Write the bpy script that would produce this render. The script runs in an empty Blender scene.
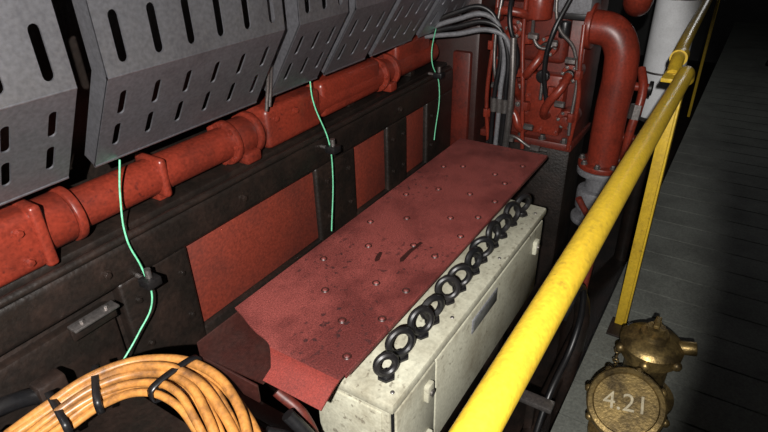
import bpy, bmesh, math, random
from mathutils import Vector, Matrix
random.seed(4)
CAMH=1.62
scene=bpy.context.scene
ROOTS=[]
# ---------------------------------------------------------------- materials
def mat(name,col,rough=.5,metal=0,dirt=(.02,.015,.012),dirt_amt=.4,scale=8,bump=.15,fine=120,var=.25,spec=.5,lo=.45,hi=.72,speck=0,speck_col=(.03,.01,.01)):
    m=bpy.data.materials.new(name); m.use_nodes=True
    nt=m.node_tree; N=nt.nodes; L=nt.links
    b=N['Principled BSDF']
    tc=N.new('ShaderNodeTexCoord')
    n1=N.new('ShaderNodeTexNoise'); n1.inputs['Scale'].default_value=scale; n1.inputs['Detail'].default_value=8; n1.inputs['Roughness'].default_value=.65
    n2=N.new('ShaderNodeTexNoise'); n2.inputs['Scale'].default_value=fine; n2.inputs['Detail'].default_value=4
    L.new(tc.outputs['Object'],n1.inputs['Vector']); L.new(tc.outputs['Object'],n2.inputs['Vector'])
    r=N.new('ShaderNodeValToRGB'); r.color_ramp.elements[0].position=lo; r.color_ramp.elements[1].position=hi
    L.new(n1.outputs['Fac'],r.inputs['Fac'])
    mul=N.new('ShaderNodeMath'); mul.operation='MULTIPLY'; mul.inputs[1].default_value=dirt_amt
    L.new(r.outputs['Color'],mul.inputs[0])
    mx=N.new('ShaderNodeMix'); mx.data_type='RGBA'
    mx.inputs[6].default_value=(*col,1); mx.inputs[7].default_value=(*dirt,1)
    L.new(mul.outputs[0],mx.inputs[0])
    out=mx.outputs[2]
    if speck:
        n3=N.new('ShaderNodeTexNoise'); n3.inputs['Scale'].default_value=70; n3.inputs['Detail'].default_value=3
        L.new(tc.outputs['Object'],n3.inputs['Vector'])
        r3=N.new('ShaderNodeValToRGB'); r3.color_ramp.elements[0].position=.60; r3.color_ramp.elements[1].position=.67
        L.new(n3.outputs['Fac'],r3.inputs['Fac'])
        n4=N.new('ShaderNodeTexNoise'); n4.inputs['Scale'].default_value=4; n4.inputs['Detail'].default_value=3
        L.new(tc.outputs['Object'],n4.inputs['Vector'])
        r4=N.new('ShaderNodeValToRGB'); r4.color_ramp.elements[0].position=.42; r4.color_ramp.elements[1].position=.62
        L.new(n4.outputs['Fac'],r4.inputs['Fac'])
        mm=N.new('ShaderNodeMath'); mm.operation='MULTIPLY'; L.new(r3.outputs['Color'],mm.inputs[0]); L.new(r4.outputs['Color'],mm.inputs[1])
        m2=N.new('ShaderNodeMath'); m2.operation='MULTIPLY'; m2.inputs[1].default_value=speck; L.new(mm.outputs[0],m2.inputs[0])
        mx2=N.new('ShaderNodeMix'); mx2.data_type='RGBA'; L.new(m2.outputs[0],mx2.inputs[0]); L.new(out,mx2.inputs[6]); mx2.inputs[7].default_value=(*speck_col,1)
        out=mx2.outputs[2]
    mv=N.new('ShaderNodeMapRange'); mv.inputs[1].default_value=.3; mv.inputs[2].default_value=.7
    mv.inputs[3].default_value=1-var; mv.inputs[4].default_value=1+var
    L.new(n2.outputs['Fac'],mv.inputs[0])
    vm=N.new('ShaderNodeVectorMath'); vm.operation='SCALE'
    L.new(out,vm.inputs[0]); L.new(mv.outputs[0],vm.inputs['Scale'])
    L.new(vm.outputs[0],b.inputs['Base Color'])
    b.inputs['Metallic'].default_value=metal
    b.inputs['Specular IOR Level'].default_value=spec
    rr=N.new('ShaderNodeMapRange'); rr.inputs[3].default_value=max(.05,rough-.15); rr.inputs[4].default_value=min(1,rough+.18)
    L.new(n1.outputs['Fac'],rr.inputs[0]); L.new(rr.outputs[0],b.inputs['Roughness'])
    bp=N.new('ShaderNodeBump'); bp.inputs['Strength'].default_value=bump; bp.inputs['Distance'].default_value=.002
    L.new(n2.outputs['Fac'],bp.inputs['Height']); L.new(bp.outputs[0],b.inputs['Normal'])
    return m
RED=mat('red_engine_paint',(.19,.026,.014),.34,dirt_amt=.7,dirt=(.045,.009,.006),scale=9,speck=.7)
REDP=mat('red_panel_paint',(.18,.028,.015),.6,dirt_amt=.6,dirt=(.065,.012,.008),scale=6,speck=.3)
COVER=mat('dusty_red_cover_paint',(.200,.047,.040),.42,dirt=(.078,.016,.014),dirt_amt=.9,scale=4.5,fine=300,var=.42,bump=.5,lo=.42,hi=.60,speck=.9,speck_col=(.03,.012,.012))
LIPRED=mat('lit_red_lip_paint',(.17,.025,.018),.5,dirt=(.09,.015,.012),dirt_amt=.5,scale=10,fine=300,var=.3)  # stronger red of the torch-facing bend, light put into the colour
DRED=mat('oily_shaded_dark_red',(.030,.008,.006),.45,scale=10)  # oil tone for smears; shade painted in on corner sheet and end column
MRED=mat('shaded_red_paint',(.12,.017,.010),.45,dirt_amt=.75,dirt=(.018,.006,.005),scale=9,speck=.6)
BLK=mat('oily_black_casting',(.011,.008,.0065),.42,scale=9,fine=90,bump=.7,dirt=(.032,.016,.011),dirt_amt=.6)
BLK2=mat('black_rubber',(.007,.007,.008),.38,bump=.1)
STEEL=mat('brushed_stainless',(.44,.44,.48),.36,metal=.9,dirt=(.20,.19,.20),dirt_amt=.8,scale=4,bump=.08,var=.15)
BOLT=mat('bolt_steel',(.24,.22,.21),.38,metal=.8,scale=20)
CREAM=mat('pebble_grey_cabinet_paint',(.42,.41,.32),.5,dirt=(.17,.145,.095),dirt_amt=.75,scale=7,bump=.1,var=.14,speck=.6,speck_col=(.08,.06,.04))
YEL=mat('yellow_rail_paint',(.52,.345,.025),.36,dirt=(.28,.17,.015),dirt_amt=.5,scale=9,bump=.3,var=.14,speck=.4,speck_col=(.12,.07,.02))
WHT=mat('white_pipe_lagging',(.85,.86,.88),.5,dirt=(.5,.5,.5),dirt_amt=.4,bump=.1,var=.06)
ORG=mat('orange_cable_sheath',(.44,.19,.045),.36,dirt=(.10,.045,.018),dirt_amt=.9,scale=12,bump=.15,var=.18,lo=.45,hi=.65)
GRN=mat('green_wire_sheath',(.15,.56,.32),.45,dirt_amt=.1,bump=0)
BRASS=mat('worn_brass',(.30,.21,.08),.40,metal=.75,dirt=(.045,.032,.016),dirt_amt=.88,scale=14,bump=.5,lo=.4,hi=.62)
DECK=mat('deck_grey_plate',(.13,.137,.12),.65,dirt=(.05,.05,.045),dirt_amt=.7,scale=3,bump=.3)
WALL=mat('dark_bulkhead_paint',(.035,.035,.035),.7)
GREY=mat('grey_actuator_paint',(.15,.15,.16),.5,scale=12)
LABEL=mat('label_plate_grey',(.12,.125,.12),.35,bump=0)
# ---------------------------------------------------------------- helpers
def root(name,loc=(0,0,0)):
    e=bpy.data.objects.new(name,None); e.empty_display_size=.05
    scene.collection.objects.link(e); ROOTS.append(e); return e
def add(name,me,m,parent,smooth=True):
    if smooth:
        for p in me.polygons: p.use_smooth=True
        me.set_sharp_from_angle(angle=math.radians(35))
    me.materials.clear(); me.materials.append(m)
    o=bpy.data.objects.new(name,me); scene.collection.objects.link(o)
    if parent: o.parent=parent
    else: ROOTS.append(o)
    return o
def bmout(bm,name,m,parent):
    me=bpy.data.meshes.new(name); bmesh.ops.recalc_face_normals(bm,faces=bm.faces); bm.to_mesh(me); bm.free()
    return add(name,me,m,parent)
def bbox(bm,lo,hi,bev=0,rot=None,seg=2):
    c=(Vector(lo)+Vector(hi))/2; s=Vector(hi)-Vector(lo)
    M=Matrix.Translation(c)@(rot.to_4x4() if rot else Matrix.Identity(4))@Matrix.Diagonal((*s,1))
    r=bmesh.ops.create_cube(bm,size=1,matrix=M)
    if bev>0:
        es=list({e for v in r['verts'] for e in v.link_edges})
        bmesh.ops.bevel(bm,geom=es,offset=bev,segments=seg,profile=.5,affect='EDGES')
def box(parent,name,lo,hi,m,bev=.004,rot=None,seg=2):
    bm=bmesh.new(); bbox(bm,lo,hi,bev,rot,seg); return bmout(bm,name,m,parent)
def bcyl(bm,p0,p1,r,r2=None,seg=28,bev=0):
    p0=Vector(p0);p1=Vector(p1);d=p1-p0
    M=Matrix.Translation((p0+p1)/2)@d.to_track_quat('Z','Y').to_matrix().to_4x4()
    q=bmesh.ops.create_cone(bm,cap_ends=True,segments=seg,radius1=r,radius2=r if r2 is None else r2,depth=d.length,matrix=M)
    if bev>0:
        es=[e for e in {e for v in q['verts'] for e in v.link_edges} if any(len(f.verts)>4 for f in e.link_faces)]
        bmesh.ops.bevel(bm,geom=es,offset=bev,segments=2,profile=.5,affect='EDGES')
def cyl(parent,name,p0,p1,r,m,r2=None,seg=32,bev=0):
    bm=bmesh.new(); bcyl(bm,p0,p1,r,r2,seg,bev); return bmout(bm,name,m,parent)
def bolts(parent,name,pts,axis,r,h,m,seg=6):
    bm=bmesh.new(); a=Vector(axis).normalized()
    for p in pts:
        p=Vector(p); bcyl(bm,p-a*.002,p+a*h,r,seg=seg,bev=r*.15)
        bcyl(bm,p-a*.002,p+a*h*.25,r*1.5,seg=16)
    return bmout(bm,name,m,parent)
def dome_bolts(parent,name,pts,r,m):
    bm=bmesh.new()
    for p in pts:
        bmesh.ops.create_uvsphere(bm,u_segments=14,v_segments=8,radius=r,matrix=Matrix.Translation(p)@Matrix.Diagonal((1,1,.55,1)))
    return bmout(bm,name,m,parent)
def ringpts(c,axis,R,n,off=0):
    q=Vector(axis).to_track_quat('Z','Y'); c=Vector(c)
    return [c+q@Vector((R*math.cos(off+2*math.pi*i/n),R*math.sin(off+2*math.pi*i/n),0)) for i in range(n)]
def c2m(cu):
    o=bpy.data.objects.new('t',cu); scene.collection.objects.link(o)
    dg=bpy.context.evaluated_depsgraph_get(); dg.update()
    me=bpy.data.meshes.new_from_object(o.evaluated_get(dg))
    bpy.data.objects.remove(o); bpy.data.curves.remove(cu); return me
def tube(parent,name,paths,r,m,res=6,bez=True,cyc=False):
    if not isinstance(paths[0][0],(list,tuple,Vector)): paths=[paths]
    cu=bpy.data.curves.new(name,'CURVE'); cu.dimensions='3D'; cu.bevel_depth=r; cu.bevel_resolution=res; cu.use_fill_caps=True; cu.resolution_u=10
    for pts in paths:
        if bez:
            s=cu.splines.new('BEZIER'); s.bezier_points.add(len(pts)-1)
            for bp,p in zip(s.bezier_points,pts): bp.co=p; bp.handle_left_type=bp.handle_right_type='AUTO'
        else:
            s=cu.splines.new('POLY'); s.points.add(len(pts)-1)
            for bp,p in zip(s.points,pts): bp.co=(*p,1)
        s.use_cyclic_u=cyc
    return add(name,c2m(cu),m,parent)
def plate_mesh(outer,holes,t,origin,ex,ey):
    cu=bpy.data.curves.new('p','CURVE'); cu.dimensions='2D'; cu.fill_mode='BOTH'; cu.extrude=t/2
    for pts in [outer]+holes:
        s=cu.splines.new('POLY'); s.points.add(len(pts)-1); s.use_cyclic_u=True
        for sp,p in zip(s.points,pts): sp.co=(p[0],p[1],0,1)
    me=c2m(cu)
    ex=Vector(ex).normalized(); ey=Vector(ey).normalized(); ez=ex.cross(ey); o=Vector(origin)
    M=Matrix(((ex.x,ey.x,ez.x,o.x),(ex.y,ey.y,ez.y,o.y),(ex.z,ey.z,ez.z,o.z),(0,0,0,1)))
    me.transform(M); return me
def slot(cx,cy,w,h,n=6):
    r=w/2; pts=[]
    for i in range(n+1):
        a=math.pi*i/n; pts.append((cx+r*math.cos(a),cy+h/2-r+r*math.sin(a)))
    for i in range(n+1):
        a=math.pi+math.pi*i/n; pts.append((cx+r*math.cos(a),cy-h/2+r+r*math.sin(a)))
    return pts
def torus(bm,c,axis,R,r,n=28,k=10,sx=1):
    q=Vector(axis).to_track_quat('Z','Y'); c=Vector(c); vs=[]
    for i in range(n):
        a=2*math.pi*i/n
        row=[]
        for j in range(k):
            b=2*math.pi*j/k; rr=R+r*math.cos(b)
            row.append(bm.verts.new(c+q@Vector((rr*math.cos(a)*sx,rr*math.sin(a),r*math.sin(b)))))
        vs.append(row)
    for i in range(n):
        for j in range(k):
            bm.faces.new((vs[i][j],vs[(i+1)%n][j],vs[(i+1)%n][(j+1)%k],vs[i][(j+1)%k]))
def lathe(parent,name,prof,c,axis,m,seg=40):
    bm=bmesh.new(); q=Vector(axis).to_track_quat('Z','Y'); c=Vector(c); rows=[]
    for (r,z) in prof:
        rows.append([bm.verts.new(c+q@Vector((max(r,1e-4)*math.cos(2*math.pi*i/seg),max(r,1e-4)*math.sin(2*math.pi*i/seg),z))) for i in range(seg)])
    for a,b in zip(rows,rows[1:]):
        for i in range(seg): bm.faces.new((a[i],a[(i+1)%seg],b[(i+1)%seg],b[i]))
    bm.faces.new(rows[0][::-1]); bm.faces.new(rows[-1])
    return bmout(bm,name,m,parent)
# ---------------------------------------------------------------- engine frame
eng=root('marine_diesel_engine_block')
YF=1.15
box(eng,'crankcase_body',(-.6,YF+.012,-2.2),(2.75,1.9,-.70),BLK,.01)
box(eng,'upper_ledge',(-.6,YF-.026,-.80),(2.35,1.6,-.69),BLK,.02,seg=4)
box(eng,'ledge_lip',(-.6,YF+.01,-.70),(2.35,1.6,-.672),BLK,.008)
tube(eng,'ledge_conduit',[(-.6,YF-.022,-.683),(.3,YF-.022,-.683),(1.3,YF-.022,-.683),(2.3,YF-.022,-.683)],.011,BLK)
for i,(a,b) in enumerate([(-.6,-.1),(.56,.77),(1.315,1.545),(1.77,1.925),(2.10,2.35)]):
    box(eng,'column_%d'%i,(a,YF-.022,-2.1),(b,YF+.05,-.79),BLK,.012,seg=4)
for i,(a,b) in enumerate([(.785,1.31),(1.555,1.76),(1.935,2.085)]):
    box(eng,'door_panel_%d'%i,(a-.01,YF-.006,-1.07),(b+.01,YF+.03,-.805),REDP,.006)
    box(eng,'door_sill_%d'%i,(a-.02,YF-.022,-1.3),(b+.02,YF+.03,-1.07),BLK,.012)
box(eng,'blank_door',(-.08,YF-.012,-1.15),(.54,YF+.03,-.83),BLK,.012)
bolts(eng,'frame_bolts',[(x,YF-.022,z) for x in (.60,.735,1.37,1.50,1.81,1.89,2.14) for z in (-.86,-1.0)],(0,-1,0),.007,.008,BLK)
bolts(eng,'ledge_bolts',[(x,YF-.026,-.745) for x in [.1+.44*i for i in range(5)]],(0,-1,0),.009,.012,BLK)
box(eng,'cylinder_block_wall',(-.6,1.32,-.70),(2.75,1.9,.6),BLK,.01)
box(eng,'end_column',(2.38,1.02,-1.4),(2.7,1.6,-.35),DRED,.02)  # red block in shadow, the shade is put into its dark colour
box(eng,'end_red_door',(2.355,1.05,-1.1),(2.39,1.14,-.62),MRED,.01)
# ---------------------------------------------------------------- red coolant pipe
cp=root('red_coolant_manifold_pipe')
PY,PZ=1.205,-.605
cyl(cp,'main_tube',(-.5,PY,PZ),(2.25,PY,PZ),.048,RED,seg=40)
def sleeve(n,a,b,r): cyl(cp,n,(a,PY,PZ),(b,PY,PZ),r,RED,seg=40,bev=.006)
sleeve('near_sleeve',-.1,.53,.060)
box(cp,'near_casting',(.0,PY-.060,PZ-.067),(.46,PY+.05,PZ+.070),RED,.022,seg=4)
box(cp,'near_casting_rib',(.44,PY-.068,PZ-.067),(.465,PY+.05,PZ+.078),RED,.008,seg=3)
box(cp,'near_casting_rib_b',(.26,PY-.068,PZ-.067),(.285,PY+.05,PZ+.078),RED,.008,seg=3)
bolts(cp,'casting_bolts',[(x,PY-.06,z) for x in (.31,.41) for z in (PZ-.035,PZ+.035)],(0,-1,0),.008,.010,RED)
for i,x in enumerate((.53,1.01,1.10,1.80,1.88)):
    cyl(cp,'flange_%d'%i,(x,PY,PZ),(x+.020,PY,PZ),.066,RED,seg=40,bev=.005)
bolts(cp,'flange_bolts',[p for x in (1.01,1.80) for p in ringpts((x-.002,PY,PZ),(1,0,0),.057,8)],(-1,0,0),.006,.008,RED)
sleeve('coupling',1.03,1.10,.056)
box(cp,'distribution_casting',(1.14,PY-.055,PZ-.060),(1.40,PY+.10,PZ+.068),RED,.018,seg=4)
box(cp,'distribution_casting_far',(1.42,PY-.045,PZ-.050),(1.78,PY+.12,PZ+.075),RED,.02,seg=4)
box(cp,'distribution_casting_end',(1.92,PY-.035,PZ-.040),(2.2,PY+.12,PZ+.10),RED,.02,seg=4)
bolts(cp,'casting_bolts_far',[(x,PY-.055,PZ+.03) for x in (1.18,1.27,1.36)],(0,-1,0),.008,.009,RED)
box(cp,'coupling_lug',(1.035,PY-.065,PZ-.066),(1.095,PY-.02,PZ-.03),RED,.008)
box(cp,'far_coupling_lug',(1.82,PY-.065,PZ-.066),(1.87,PY-.02,PZ-.03),RED,.008)
box(cp,'clamp_band',(.76,PY-.053,PZ-.053),(.785,PY+.05,PZ+.055),RED,.012,seg=3)
for i,x in enumerate((.15,.76,1.6,2.05)):
    box(cp,'saddle_%d'%i,(x,PY-.02,-.672),(x+.04,PY+.11,PZ-.03),RED if i==1 else BLK,.005)
# ---------------------------------------------------------------- shields
def shield(x0,x1,nslot=None):
    s=root('perforated_heat_shield')
    w=x1-x0; H=.55; zf=-.285; yf=1.0
    n=nslot or max(2,int(round(w/.08)))
    ph=w/n
    outer=[(0,0),(w,0),(w,H),(0,H)]
    holes=[slot(ph*(i+.5),.070,.021,.096) for i in range(n)]
    holes+=[slot(ph*(i+.5),.26,.021,.096) for i in range(n)]
    add('upper_sheet',plate_mesh(outer,holes,.004,(x0,yf,zf),(1,0,0),(0,0,1)),STEEL,s)
    dn=Vector((0,.137,-.210)); Ln=dn.length
    outer=[(0,0),(w,0),(w,-Ln),(0,-Ln)]
    holes=[slot(ph*(i+.5),-.075,.017,.066) for i in range(n)]+[slot(ph*(i+.5),-.168,.017,.066) for i in range(n)]
    add('lower_sheet',plate_mesh(outer,holes,.004,(x0,yf,zf),(1,0,0),-dn),STEEL,s)
    cyl(s,'fold',(x0,yf+.001,zf),(x1,yf+.001,zf),.0035,STEEL,seg=12)
    for k,x in enumerate((x0+.002,x1-.002)):
        p=[(yf,zf+H),(yf,zf),(yf+.137,zf-.21),(yf+.165,zf-.19),(yf+.045,zf+.01),(yf+.045,zf+H)]
        add('side_return_%d'%k,plate_mesh(p,[],.004,(x,0,0),(0,1,0),(0,0,1)),STEEL,s)
    e=Vector((0,yf,zf))+dn
    cyl(s,'bottom_hem',(x0,e.y,e.z),(x1,e.y,e.z),.004,STEEL,seg=12)
    box(s,'hanger',(x0+w*.5-.02,yf+.002,zf+.35),(x0+w*.5+.02,1.32,zf+.38),BOLT,.003)
    return s
shield(.03,.535); s1=shield(.597,1.095); shield(1.155,1.37,3); shield(1.41,1.64,3); shield(1.68,1.97,4); shield(2.03,2.45,5)
tube(s1,'earthing_strap',[[(1.125,1.10,-.40),(1.13,1.12,-.47),(1.125,1.13,-.53)],[(1.135,1.10,-.40),(1.145,1.12,-.46),(1.14,1.13,-.52)]],.005,BOLT)
# ---------------------------------------------------------------- cover plate
cv=root('red_cover_plate')
CZ=-.79
def bent_sheet():
    X0=.605; ang=math.radians(25); Rr=.09; T=.004
    L_curl=.078
    def prof(s):
        if s>=0: return X0+s,CZ,0
        q=-s; amax=Rr*ang
        if q<amax:
            a=q/Rr; return X0-Rr*math.sin(a),CZ-Rr*(1-math.cos(a)),a
        a=ang; k=q-amax
        return X0-Rr*math.sin(a)-k*math.cos(a),CZ-Rr*(1-math.cos(a))-k*math.sin(a),a
    ss=[-L_curl,-.07,-.05,-.040,-.034,-.028,-.021,-.014,-.007,0,.005,.012,.02,.03,.04,.07,.3,.6,.9,1.195]
    def yl(s):
        if s>=.04: return .825
        if s>=0: return .70+.115*(s/.04)**.7
        return .70-.06*min(1,(-s/.05))**.6
    bm=bmesh.new(); top=[];bot=[]
    ny=8
    for s in ss:
        x,z,a=prof(s); nx,nz=-math.sin(a),math.cos(a)
        y1=yl(s); rt=[];rb=[]
        for j in range(ny+1):
            y=.497+(y1-.497)*j/ny
            rt.append(bm.verts.new((x,y,z))); rb.append(bm.verts.new((x-nx*T,y,z-nz*T)))
        top.append(rt);bot.append(rb)
    n=len(ss)
    for i in range(n-1):
        for j in range(ny):
            bm.faces.new((top[i][j],top[i+1][j],top[i+1][j+1],top[i][j+1]))
            bm.faces.new((bot[i][j],bot[i][j+1],bot[i+1][j+1],bot[i+1][j]))
        bm.faces.new((top[i][0],bot[i][0],bot[i+1][0],top[i+1][0]))
        bm.faces.new((top[i][ny],top[i+1][ny],bot[i+1][ny],bot[i][ny]))
    for i in (0,n-1):
        for j in range(ny): bm.faces.new((top[i][j],top[i][j+1],bot[i][j+1],bot[i][j]))
    return bmout(bm,'bent_top_sheet',COVER,cv)
o=bent_sheet(); o.data.materials.append(LIPRED)
for p in o.data.polygons:
    if p.center.x<.590: p.material_index=1
def prism(name,pts,t,m,par,z=CZ):
    me=plate_mesh(pts,[],t,(0,0,z),(1,0,0),(0,1,0)); return add(name,me,m,par)
prism('shaded_corner_sheet',[(.535,.645),(.62,.645),(.75,.815),(.525,.815)],.004,DRED,cv,CZ-.040)  # added dark sheet stands in for shade on the plate's near-left corner
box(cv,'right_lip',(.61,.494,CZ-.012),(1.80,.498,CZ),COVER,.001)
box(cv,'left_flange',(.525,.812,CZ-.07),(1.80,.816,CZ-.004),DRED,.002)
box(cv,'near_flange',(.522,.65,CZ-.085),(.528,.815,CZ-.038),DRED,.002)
rv=[(.66+.125*i,.530,CZ+.001) for i in range(9)]+[(.72+.17*i,.60,CZ+.001) for i in range(6)]+[(.80+.19*i,.70,CZ+.001) for i in range(5)]+[(.90+.21*i,.775,CZ+.001) for i in range(4)]
rv=[(x+random.uniform(-.02,.02),y+random.uniform(-.012,.012),z) for x,y,z in rv]
dome_bolts(cv,'dome_rivets',rv,.0065,COVER)
bm=bmesh.new()
for p in rv: torus(bm,(p[0],p[1],CZ+.0005),(0,0,1),.008,.002,16,5)
bmout(bm,'rivet_seats',DRED,cv)
prism('oil_smear_a',[(.955,.655),(.965,.648),(1.00,.660),(.998,.668),(.975,.665)],.0008,DRED,cv,CZ+.0006)
prism('oil_smear_b',[(.985,.60),(.992,.594),(1.04,.597),(1.09,.593),(1.093,.602),(1.04,.608),(1.0,.608)],.0008,DRED,cv,CZ+.0006)
for i,x in enumerate((.75,1.15,1.55)):
    box(cv,'support_%d'%i,(x,.55,-.869),(x+.03,.60,CZ-.004),BLK,.003)
# ---------------------------------------------------------------- control cabinet
cb=root('control_cabinet')
TZ=-.87; CY0=.415; CX0=.655; CX1=1.575; BZ=-1.19; CYB=.63
box(cb,'body',(CX0,CY0+.012,BZ),(CX1,CYB-.01,TZ-.012),CREAM,.006)
box(cb,'lid',(CX0-.006,CY0,TZ-.028),(CX1+.008,CYB,TZ),CREAM,.006)
box(cb,'door_near',(CX0+.012,CY0+.002,BZ+.012),(CX0+.18,CY0+.02,TZ-.036),CREAM,.004)
box(cb,'door_far',(CX0+.186,CY0+.002,BZ+.012),(CX1-.01,CY0+.02,TZ-.036),CREAM,.004)
box(cb,'door_gasket',(CX0+.005,CY0+.008,BZ+.006),(CX1-.005,CY0+.014,TZ-.030),BLK2,.001)
box(cb,'near_end_panel',(CX0-.004,CY0+.03,BZ+.02),(CX0+.01,CYB-.02,TZ-.04),CREAM,.004)
box(cb,'label_frame',(1.03,CY0-.001,-.975),(1.19,CY0+.006,-.930),GREY,.001)
box(cb,'label_plate',(1.035,CY0-.002,-.971),(1.185,CY0+.004,-.934),LABEL,.001)
for i,(x,z) in enumerate(((.795,-.96),(.795,-1.12),(1.50,-.97))):
    box(cb,'latch_%d'%i,(x-.014,CY0-.010,z-.024),(x+.014,CY0+.006,z+.024),CREAM,.004)
    cyl(cb,'latch_core_%d'%i,(x,CY0-.014,z),(x,CY0,z),.008,BOLT,seg=20)
dome_bolts(cb,'lid_screws',[(x,CY0+.02,TZ) for x in (.68,.95,1.24,1.53)],.005,BOLT)
for i,x in enumerate((.67,1.50)):
    box(cb,'bracket_%d'%i,(x,.46,BZ-.03),(x+.05,1.09,BZ),BLK,.004)
    box(cb,'leg_%d'%i,(x,.50,-2.2),(x+.05,.55,BZ-.02),BLK,.004)
xs=[.71,.775,.86,.915,1.00,1.06,1.145,1.205,1.29,1.35,1.43,1.50]
for i,x in enumerate(xs):
    e=root('lifting_eye_bolt')
    bm=bmesh.new(); y=.474+random.uniform(-.006,.004)
    ax=(.50+random.uniform(-.45,.35),.75,-.05+random.uniform(-.2,.15))
    R=random.uniform(.0255,.0285) if i else .021
    torus(bm,(x,y,TZ+R+.013),ax,R,.0082,sx=1)
    bcyl(bm,(x,y,TZ+.001),(x,y,TZ+.012),.013,seg=20,bev=.002)
    bcyl(bm,(x,y,TZ+.0005),(x,y,TZ+.006),.020,seg=6)
    bmout(bm,'eye_and_collar',BLK2,e)
# ---------------------------------------------------------------- railing
rl=root('yellow_railing')
RY,RZ=.15,-.517
tube(rl,'top_rail',[(-.9,RY,RZ),(.5,RY,RZ),(1.9,RY,RZ),(2.04,RY,RZ-.004),(2.075,RY,RZ-.03)],.0245,YEL,res=8)
box(rl,'post',(2.03,RY-.004,-1.62),(2.085,RY+.004,RZ-.01),YEL,.002)
box(rl,'post_flange',(2.079,RY-.004,-1.62),(2.087,RY+.045,RZ-.02),YEL,.002)
box(rl,'base_plate',(2.00,RY-.04,-1.619),(2.12,RY+.06,-1.608),BLK,.003)
box(rl,'near_post',(-.62,RY-.008,-1.62),(-.565,RY+.008,RZ-.01),YEL,.003)
r2=root('yellow_railing')
tube(r2,'top_rail',[(2.10,.195,RZ-.03),(2.2,.200,RZ),(3.4,.24,RZ+.01),(5.6,.30,RZ+.02)],.022,YEL,res=8)
cyl(r2,'coupling',(2.22,.200,RZ),(2.28,.201,RZ),.029,YEL)
for i,x in enumerate((5.0,)):
    box(r2,'post_%d'%i,(x,.27,-1.62),(x+.05,.29,RZ),YEL,.003)
box(r2,'joint_strap',(2.02,.14,RZ-.035),(2.16,.22,RZ-.022),YEL,.002)
# ---------------------------------------------------------------- deck / room shell
fl=root('floor')
bm=bmesh.new(); x=-1.2
while x<9.3:
    bbox(bm,(x,-2.6,-1.65),(x+.172,.25,-1.62),0); x+=.18
bmout(bm,'deck_planks',DECK,fl)
box(fl,'deck_underplate',(-1.2,-2.6,-1.70),(9.4,.245,-1.64),BLK,0)
box(fl,'bilge_plate',(-1.2,.2,-2.25),(9.4,3.2,-2.2),BLK,0)
box(fl,'deck_edge_web',(-1.2,.23,-2.2),(9.4,.25,-1.64),BLK,0)
box(None,'wall_back',(9.4,-2.7,-2.25),(9.5,3.3,1.6),WALL,0)
box(None,'wall_right',(-1.2,-2.7,-2.25),(9.5,-2.6,1.6),WALL,0)
box(None,'wall_left',(2.76,3.2,-2.25),(9.5,3.3,1.6),WALL,0)
# ---------------------------------------------------------------- pump/turbo machinery
mc=root('red_pump_unit')
box(mc,'body',(2.44,.57,-1.0),(2.74,.98,-.40),MRED,.02)
box(mc,'pedestal',(2.48,.58,-2.2),(2.74,.98,-1.0),BLK,.02)
box(mc,'foot_flange',(2.40,.56,-1.02),(2.74,1.0,-.985),MRED,.006)
box(mc,'front_cover_plate',(2.38,.62,-.95),(2.45,.79,-.68),RED,.012)
box(mc,'side_cover_plate',(2.40,.81,-.93),(2.45,.96,-.74),MRED,.012)
box(mc,'upper_housing',(2.40,.64,-.64),(2.72,.84,-.25),MRED,.03,seg=4)
cyl(mc,'governor_drum',(2.36,.76,-.45),(2.36,.76,-.34),.055,RED,bev=.008)
cyl(mc,'governor_cap',(2.36,.76,-.34),(2.36,.76,-.32),.04,GREY,bev=.004)
bolts(mc,'cover_bolts',[(2.38,y,z) for y in (.635,.705,.775) for z in (-.93,-.86,-.78,-.70)],(-1,0,0),.008,.014,RED)
bolts(mc,'side_cover_bolts',[(2.40,y,z) for y in (.825,.945) for z in (-.91,-.835,-.76)],(-1,0,0),.008,.012,BOLT)
bolts(mc,'foot_nuts',[(2.42,y,-.985) for y in (.60,.70,.80,.90)],(0,0,1),.012,.02,BOLT)
for i,(y,z,r) in enumerate([(.90,-.66,.045),(.60,-.66,.038),(.59,-.86,.042),(.71,-.56,.042),(.86,-.50,.04)]):
    cyl(mc,'round_cover_%d'%i,(2.36,y,z),(2.46,y,z),r,RED,bev=.005)
    cyl(mc,'round_boss_%d'%i,(2.335,y,z),(2.37,y,z),r*.55,BLK if i%2 else RED,bev=.004)
    bolts(mc,'round_bolts_%d'%i,ringpts((2.36,y,z),(1,0,0),r*.8,6),(-1,0,0),.005,.01,BOLT)
tube(mc,'cast_pipes',[[(2.36,.86,-.50),(2.31,.86,-.52),(2.30,.84,-.62),(2.31,.82,-.72),(2.40,.82,-.80)],[(2.34,.60,-.66),(2.29,.61,-.70),(2.29,.66,-.78),(2.33,.68,-.84),(2.40,.68,-.86)],[(2.33,.71,-.56),(2.29,.72,-.60),(2.29,.76,-.66),(2.38,.78,-.68)],[(2.34,.92,-.45),(2.29,.90,-.42),(2.29,.82,-.42),(2.33,.79,-.44)],[(2.34,.90,-.78),(2.29,.89,-.80),(2.29,.80,-.84),(2.29,.77,-.90),(2.38,.76,-.92)]],.018,RED)
tube(mc,'small_lines',[[(2.3,.79,-.2),(2.31,.80,-.5),(2.29,.77,-.75),(2.30,.75,-1.0)],[(2.34,.93,-.3),(2.30,.92,-.5),(2.31,.94,-.8),(2.34,.93,-1.02)],[(2.31,.56,-.45),(2.29,.55,-.60),(2.31,.54,-.75),(2.34,.56,-.98)]],.009,RED)
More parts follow.
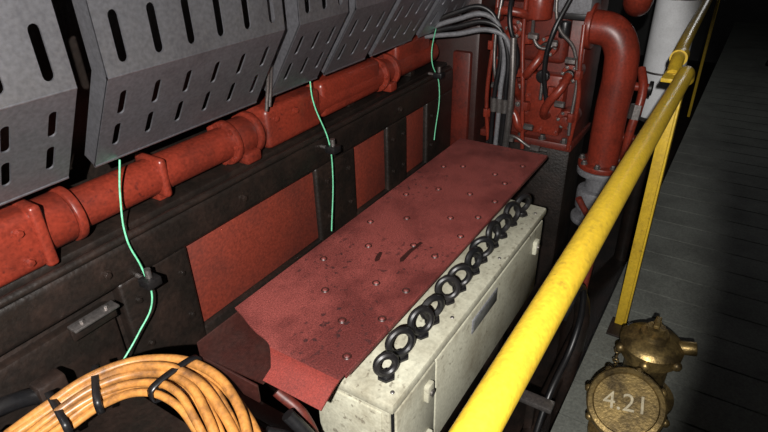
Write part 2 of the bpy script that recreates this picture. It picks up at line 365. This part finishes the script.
tube(mc,'thin_steel_lines',[[(2.28,.66,-.2),(2.27,.65,-.45),(2.30,.58,-.55),(2.30,.555,-.9)],[(2.26,.64,-.52),(2.25,.70,-.54),(2.26,.74,-.50),(2.3,.76,-.45)],[(2.27,.83,-.95),(2.25,.78,-.93),(2.26,.70,-.97),(2.3,.64,-.99)],[(2.28,.89,-.35),(2.26,.90,-.55),(2.27,.88,-.72),(2.36,.86,-.80)]],.007,BOLT)
tube(mc,'black_lines',[[(2.30,.62,-.35),(2.25,.66,-.48),(2.26,.68,-.62),(2.30,.66,-.80)],[(2.33,.86,-.3),(2.25,.84,-.45),(2.27,.80,-.60),(2.28,.84,-.78),(2.3,.86,-.98)]],.010,BLK2)
bm=bmesh.new()
for (y,z) in [(.77,-.52),(.80,-.66),(.75,-.80),(.65,-.72),(.93,-.56),(.55,-.64),(.555,-.82),(.93,-.86)]: bcyl(bm,(2.295,y,z-.018),(2.295,y,z+.018),.017,seg=6,bev=.002)
bmout(bm,'union_nuts',RED,mc)
bm=bmesh.new()
for (y,z) in [(.66,-.52),(.74,-.50),(.80,-.95),(.68,-.97),(.58,-.58),(.72,-.88),(.60,-.76),(.88,-.72)]: bcyl(bm,(2.26,y-.02,z),(2.26,y+.02,z),.014,seg=6,bev=.002)
bmout(bm,'steel_unions',BOLT,mc)
cyl(mc,'black_solenoid',(2.30,.63,-.50),(2.30,.63,-.44),.022,BLK2,bev=.003)
cyl(mc,'pressure_gauge_body',(2.27,.69,-.66),(2.30,.69,-.66),.026,BLK2,bev=.003)
cyl(mc,'pressure_gauge_stem',(2.285,.69,-.69),(2.285,.69,-.76),.007,BOLT,seg=12)
box(mc,'black_junction_box',(2.28,.84,-1.04),(2.36,.92,-.99),BLK2,.004)
box(mc,'grey_actuator',(2.34,.55,-.42),(2.5,.70,-.24),GREY,.01)
box(mc,'black_actuator_foot',(2.36,.56,-.445),(2.48,.69,-.415),BLK2,.004)
box(mc,'red_tank',(2.45,.70,-.26),(2.8,1.0,.3),MRED,.03)
# big vertical pipe
bp_=root('red_discharge_pipe')
BX,BY=2.40,.42
tube(bp_,'riser',[(BX,BY,-1.04),(BX,BY,-.80),(BX,BY-.005,-.62),(BX,BY+.008,-.54),(BX,BY+.05,-.485),(BX,BY+.13,-.47)],.066,RED,res=10)
cyl(bp_,'elbow_flange',(BX,BY+.12,-.47),(BX,BY+.145,-.47),.088,RED,bev=.004)
cyl(bp_,'base_flange_top',(BX,BY,-1.03),(BX,BY,-1.055),.100,RED,bev=.004)
cyl(bp_,'base_flange_bottom',(BX,BY,-1.058),(BX,BY,-1.085),.100,GREY,bev=.004)
bolts(bp_,'flange_bolts',ringpts((BX,BY,-1.03),(0,0,1),.086,8),(0,0,1),.010,.016,BOLT)
cyl(bp_,'valve_neck',(BX,BY,-1.08),(BX,BY,-1.3),.055,GREY)
cyl(bp_,'valve_body',(BX,BY,-1.16),(BX,BY,-1.26),.085,GREY,bev=.012)
cyl(bp_,'lower_flange',(BX,BY,-1.30),(BX,BY,-1.325),.095,GREY,bev=.004)
cyl(bp_,'lower_riser',(BX,BY,-1.28),(BX,BY,-2.2),.05,BLK)
tube(bp_,'upper_pipe',[(BX+.1,BY-.01,.2),(BX+.1,BY-.01,-.2),(BX+.1,BY-.01,-.33),(BX+.13,BY,-.38),(BX+.3,BY+.02,-.4)],.055,RED,res=10)
cyl(bp_,'upper_flange',(BX+.1,BY-.01,-.26),(BX+.1,BY-.01,-.235),.08,RED,bev=.004)
tube(bp_,'branch_lines',[[(BX+.15,BY-.06,-.65),(BX+.1,BY-.09,-.72),(BX+.05,BY-.08,-.9),(BX+.1,BY-.07,-1.2)]],.018,RED)
cyl(bp_,'branch_union',(BX+.07,BY-.085,-.78),(BX+.06,BY-.083,-.84),.026,BOLT,seg=6)
for i,z in enumerate((-.72,-.95)):
    cyl(bp_,'side_valve_%d'%i,(BX+.12,BY-.03,z),(BX+.12,BY-.11,z),.018,RED)
    cyl(bp_,'side_wheel_%d'%i,(BX+.12,BY-.11,z),(BX+.12,BY-.122,z),.03,RED if i else BLK2)
wp=root('white_lagged_pipe')
cyl(wp,'lagging',(3.57,.385,.6),(3.57,.385,-1.17),.112,WHT,seg=40,bev=.01)
cyl(wp,'end_collar',(3.57,.385,-1.16),(3.57,.385,-1.20),.085,BOLT)
cyl(wp,'bare_pipe',(3.57,.385,-1.19),(3.57,.385,-2.2),.05,BLK)
for i,z in enumerate((-.5,-.9)): cyl(wp,'band_%d'%i,(3.57,.385,z),(3.57,.385,z-.012),.1135,BOLT)
# hoses
hs=root('hydraulic_hose_bundle')
for i in range(4):
    o=.028*i
    tube(hs,'hose_%d'%i,[(2.15,1.20,-.50-o*.3),(2.17,1.05,-.42-o),(2.20,.92-o*.6,-.40-o),(2.21,.86-o*.4,-.52),(2.22,.87-o*.9,-.75),(2.24,.88-o*.9,-1.0)],.010,GREY if i%2 else BLK2)
tube(hs,'braided_line',[(2.2,.80,-.50),(2.19,.785,-.70),(2.2,.79,-.85),(2.24,.81,-1.0)],.013,BOLT)
for i in range(4): cyl(hs,'ferrule_%d'%i,(2.22,.87-.025*i,-.76),(2.225,.87-.025*i,-.82),.015,BOLT,seg=16)
box(hs,'hose_manifold',(2.18,.78,-1.05),(2.27,.92,-.99),BLK,.01)
# ---------------------------------------------------------------- green wires with sensors
def wire(pts,sensor):
    g=root('green_sensor_wire'); tube(g,'wire',pts,.0022,GRN,res=3)
    x,y,z=sensor
    box(g,'sensor_body',(x-.02,y-.03,z-.012),(x+.02,y+.01,z+.012),BLK2,.004)
    cyl(g,'sensor_gland',(x,y-.01,z+.01),(x,y-.01,z+.035),.008,BOLT,seg=16)
    cyl(g,'sensor_stud',(x,y,z),(x,y+.04,z),.006,BOLT,seg=12)
wire([(.655,1.135,-.502),(.63,1.13,-.58),(.605,1.11,-.68),(.610,1.09,-.76),(.600,1.07,-.84),(.545,1.07,-.90),(.45,1.07,-.97)],(.612,1.085,-.79))
wire([(1.34,1.14,-.49),(1.335,1.13,-.56),(1.35,1.09,-.70),(1.345,1.08,-.80),(1.29,1.06,-1.0)],(1.35,1.085,-.72))
wire([(2.25,1.14,-.44),(2.14,1.12,-.50),(2.08,1.10,-.60),(2.11,1.08,-.70),(2.02,1.05,-.92)],(2.10,1.085,-.66))
# ---------------------------------------------------------------- orange cable bundle
oc=root('orange_cable_bundle')
C=Vector((.27,.76,0))
base=[(.06,1.03),(.17,.995),(.275,.96),(.37,.92),(.432,.855),(.455,.77),(.438,.68),(.400,.60),(.34,.52)]
zs=[-.935,-.89,-.85,-.825,-.815,-.815,-.835,-.87,-.94]
k=0
for lay in range(2):
    for i in range(5 if lay==0 else 4):
        off=-.040+.0215*i+(.010 if lay else 0); ph=random.uniform(0,6.28); am=random.uniform(.004,.012)
        pts=[]
        for jj,((x,y),z) in enumerate(zip(base,zs)):
            d=(Vector((x,y,0))-C).normalized(); j=am*math.sin(ph+jj*1.1)
            pts.append((x+d.x*(off+j),y+d.y*(off+j),z-.019+.018*lay+.006*math.cos(ph+jj*1.5)))
        tube(oc,'cable_%d'%k,pts,random.choice((.0078,.0088,.0098)),ORG,res=5); k+=1
for t,(x,y),z in [(0,(.17,.995),-.890),(1,(.21,.982),-.876),(2,(.29,.953),-.848),(3,(.36,.925),-.83),(4,(.450,.80),-.815)]:
    d=(Vector((x,y,0))-C).normalized(); tan=Vector((-d.y,d.x,0))
    bm=bmesh.new()
    q=Matrix.Translation((x+d.x*.003,y+d.y*.003,z-.010))@Matrix((( d.x,tan.x,0,0),(d.y,tan.y,0,0),(0,0,1,0),(0,0,0,1)))@Matrix.Rotation(random.uniform(-.3,.3),4,'Z')
    n=24; vs=[]
    for i in range(n):
        a=2*math.pi*i/n
        px=.060*abs(math.cos(a))**.7*(1 if math.cos(a)>0 else -1); pz=.024*abs(math.sin(a))**.5*(1 if math.sin(a)>0 else -1)
        vs.append([bm.verts.new(q@Vector((px,yy,pz))) for yy in (-.007,.007)])
    for i in range(n): bm.faces.new((vs[i][0],vs[(i+1)%n][0],vs[(i+1)%n][1],vs[i][1]))
    o=bmout(bm,'cable_tie_%d'%t,BLK2,oc); md=o.modifiers.new('s','SOLIDIFY'); md.thickness=.004
ct=root('cable_support_bracket')
box(ct,'tray',(-.1,.62,-.99),(.46,1.09,-.975),BLK,.004)
box(ct,'gusset',(.1,.70,-1.15),(.13,1.09,-.98),BLK,.004)
box(ct,'tray_leg',(.2,.66,-2.2),(.24,.70,-.98),BLK,.004)
tube(ct,'black_hose',[[(-.1,1.09,-.84),(.12,1.085,-.85),(.28,1.08,-.88),(.40,1.075,-.97)],[(-.1,1.08,-.89),(.1,1.07,-.91),(.22,1.06,-.94),(.3,1.0,-.97)]],.018,BLK2)
box(ct,'clamp',(.30,1.05,-.975),(.36,1.09,-.86),BLK,.006)
br=root('engine_side_bracket')
box(br,'steel_plate',(.42,1.085,-.815),(.53,1.118,-.808),BOLT,.002)
box(br,'angle',(.42,1.108,-.85),(.53,1.118,-.812),BLK,.002)
bolts(br,'nuts',[(.445,1.10,-.808),(.505,1.10,-.808)],(0,0,1),.006,.008,BOLT)
# low piping under cabinet
lp=root('bilge_pipework')
tube(lp,'pipe_runs',[[(.3,.33,-1.75),(1.2,.33,-1.75),(2.2,.34,-1.75)],[(1.7,.36,-1.2),(1.85,.30,-1.4),(1.8,.3,-1.8),(1.8,.3,-2.2)]],.03,BLK)
tube(lp,'near_hoses',[[(.545,.60,-.90),(.56,.56,-.96),(.60,.54,-1.1),(.60,.53,-2.2)],[(.50,.62,-.92),(.53,.58,-.95),(.56,.54,-1.1),(.55,.53,-2.2)],[(.50,.75,-.95),(.53,.66,-.97),(.545,.60,-1.1),(.54,.58,-2.2)]],.014,BLK2)
tube(lp,'small_red_pipes',[[(.50,.66,-.93),(.51,.60,-.98),(.52,.56,-1.15),(.52,.56,-2.2)],[(.58,.66,-.90),(.59,.60,-.95),(.59,.57,-1.15),(.59,.57,-2.2)],[(1.95,.40,-1.0),(1.98,.33,-1.15),(1.95,.32,-1.4),(1.95,.32,-2.2)]],.012,MRED)
tube(lp,'loop_hose',[[(1.55,.30,-1.25),(1.68,.29,-1.2),(1.74,.28,-1.3),(1.70,.28,-1.45),(1.5,.3,-1.6),(1.3,.3,-2.0),(1.3,.3,-2.2)]],.012,BLK2)
box(lp,'cross_bar',(1.45,.27,-1.60),(1.50,.42,-1.58),BOLT,.003)
box(lp,'cross_bar_post',(1.46,.33,-2.2),(1.49,.36,-1.60),BLK,.003)
# ---------------------------------------------------------------- brass valve caps
bv=root('brass_deck_valve')
c=Vector((1.43,.05,-1.395)); n=Vector((-.50,.05,.80)).normalized()
lathe(bv,'round_cap',[(.04,-.09),(.085,-.085),(.09,-.05),(.112,-.045),(.117,-.035),(.117,-.005),(.112,0),(.098,.002),(.094,-.004),(.03,-.004),(.0,-.004)],c,n,BRASS)
bm=bmesh.new()
for p in ringpts(c-n*.02,n,.117,8): bmesh.ops.create_uvsphere(bm,u_segments=10,v_segments=6,radius=.014,matrix=Matrix.Translation(p))
bmout(bm,'cap_lugs',BRASS,bv)
tube(bv,'neck',[c-n*.08,c-n*.14-Vector((0,0,.03)),Vector((1.50,.04,-1.55)),Vector((1.50,.04,-1.612))],.06,BRASS,res=8)
cyl(bv,'deck_flange',(1.50,.04,-1.619),(1.50,.04,-1.60),.11,BRASS,bev=.003)
tc=bpy.data.curves.new('num','FONT'); tc.body='4.21'; tc.size=.078; tc.extrude=.003; tc.align_x='CENTER'; tc.align_y='CENTER'
o=bpy.data.objects.new('t',tc); scene.collection.objects.link(o); dg=bpy.context.evaluated_depsgraph_get(); dg.update()
me=bpy.data.meshes.new_from_object(o.evaluated_get(dg)); bpy.data.objects.remove(o)
rgt=Vector((.5355,-.844,-.0)); rgt=(rgt-n*rgt.dot(n)).normalized(); upv=n.cross(rgt)
a=math.radians(-18); rx=rgt*math.cos(a)+upv*math.sin(a); uy=n.cross(rx); oo=c-n*.002
me.transform(Matrix(((rx.x,uy.x,n.x,oo.x),(rx.y,uy.y,n.y,oo.y),(rx.z,uy.z,n.z,oo.z),(0,0,0,1))))
add('embossed_number',me,mat('number_paint',(.36,.31,.20),.5,bump=0),bv)
b2=root('brass_deck_valve')
c=Vector((1.73,.03,-1.35))
lathe(b2,'valve_body',[(.07,-.265),(.072,-.12),(.078,-.07),(.100,-.065),(.104,-.02),(.096,-.01),(.085,0),(.05,.012),(.045,.03),(.03,.034),(.03,.05),(0,.052)],c,(0,0,1),BRASS)
bm=bmesh.new()
for p in ringpts(c-Vector((0,0,.043)),(0,0,1),.104,6): bmesh.ops.create_uvsphere(bm,u_segments=10,v_segments=6,radius=.018,matrix=Matrix.Translation(p))
bmout(bm,'claw_lugs',BRASS,b2)
cyl(b2,'spindle',c+Vector((0,0,.04)),c+Vector((0,0,.075)),.012,BRASS)
cyl(b2,'side_boss',c+Vector((.02,-.08,-.02)),c+Vector((.03,-.135,-.01)),.024,BRASS,bev=.004)
box(b2,'tee_handle',c+Vector((-.03,-.01,.062)),c+Vector((.03,.01,.077)),BRASS,.005)
bm=bmesh.new()
for i in range(9): torus(bm,c+Vector((-.02-.012*i,.10-.002*i,-.07-.012*i)),((1,0,.3) if i%2 else (0,1,.3)),.010,.0028,12,6)
bmout(bm,'retaining_chain',BRASS,b2)
cyl(b2,'deck_flange',c+Vector((0,0,-.269)),c+Vector((0,0,-.255)),.12,BRASS,bev=.003)
hc=root('hanging_cable')
tube(hc,'cable',[(7.6,-.30,1.5),(7.55,-.29,0),(7.4,-.28,-1.0),(7.2,-.26,-1.4),(7.0,-.2,-1.6)],.02,BLK2)
# ---------------------------------------------------------------- move to real heights
for o in ROOTS: o.location.z+=CAMH
# ---------------------------------------------------------------- camera
R=Vector((.5355,-.8442,-.0230)).normalized(); F=Vector((.7274,.4750,-.4951)).normalized()
U=R.cross(F).normalized(); R=F.cross(U)
cam=bpy.data.cameras.new('camera'); co=bpy.data.objects.new('camera',cam); scene.collection.objects.link(co)
B=-F
co.matrix_world=Matrix(((R.x,U.x,B.x,0),(R.y,U.y,B.y,0),(R.z,U.z,B.z,CAMH),(0,0,0,1)))
cam.sensor_width=36; cam.lens=36*561/768; cam.clip_start=.02
scene.camera=co
# ---------------------------------------------------------------- light
def spot(name,loc,tgt,e,size,blend,rad,col=(1,.97,.93)):
    l=bpy.data.lights.new(name,'SPOT'); l.energy=e; l.spot_size=math.radians(size); l.spot_blend=blend; l.shadow_soft_size=rad; l.color=col
    o=bpy.data.objects.new(name,l); scene.collection.objects.link(o); o.location=loc
    o.rotation_euler=(Vector(tgt)-Vector(loc)).to_track_quat('-Z','Y').to_euler()
L0=Vector((-.30,-.06,CAMH+.15))
spot('torch_light',L0,L0+Vector((1,1,-.68)),270,84.5,.18,.010)
l=bpy.data.lights.new('far_deck_fill','POINT'); l.energy=14; l.shadow_soft_size=.15  # unseen fill light added to brighten the far deck
o=bpy.data.objects.new('far_deck_fill',l); scene.collection.objects.link(o); o.location=(5.6,.0,CAMH+.3)
w=bpy.data.worlds.new('world'); scene.world=w; w.use_nodes=True
w.node_tree.nodes['Background'].inputs[0].default_value=(.6,.7,.8,1); w.node_tree.nodes['Background'].inputs[1].default_value=.004
scene.view_settings.view_transform='Standard'
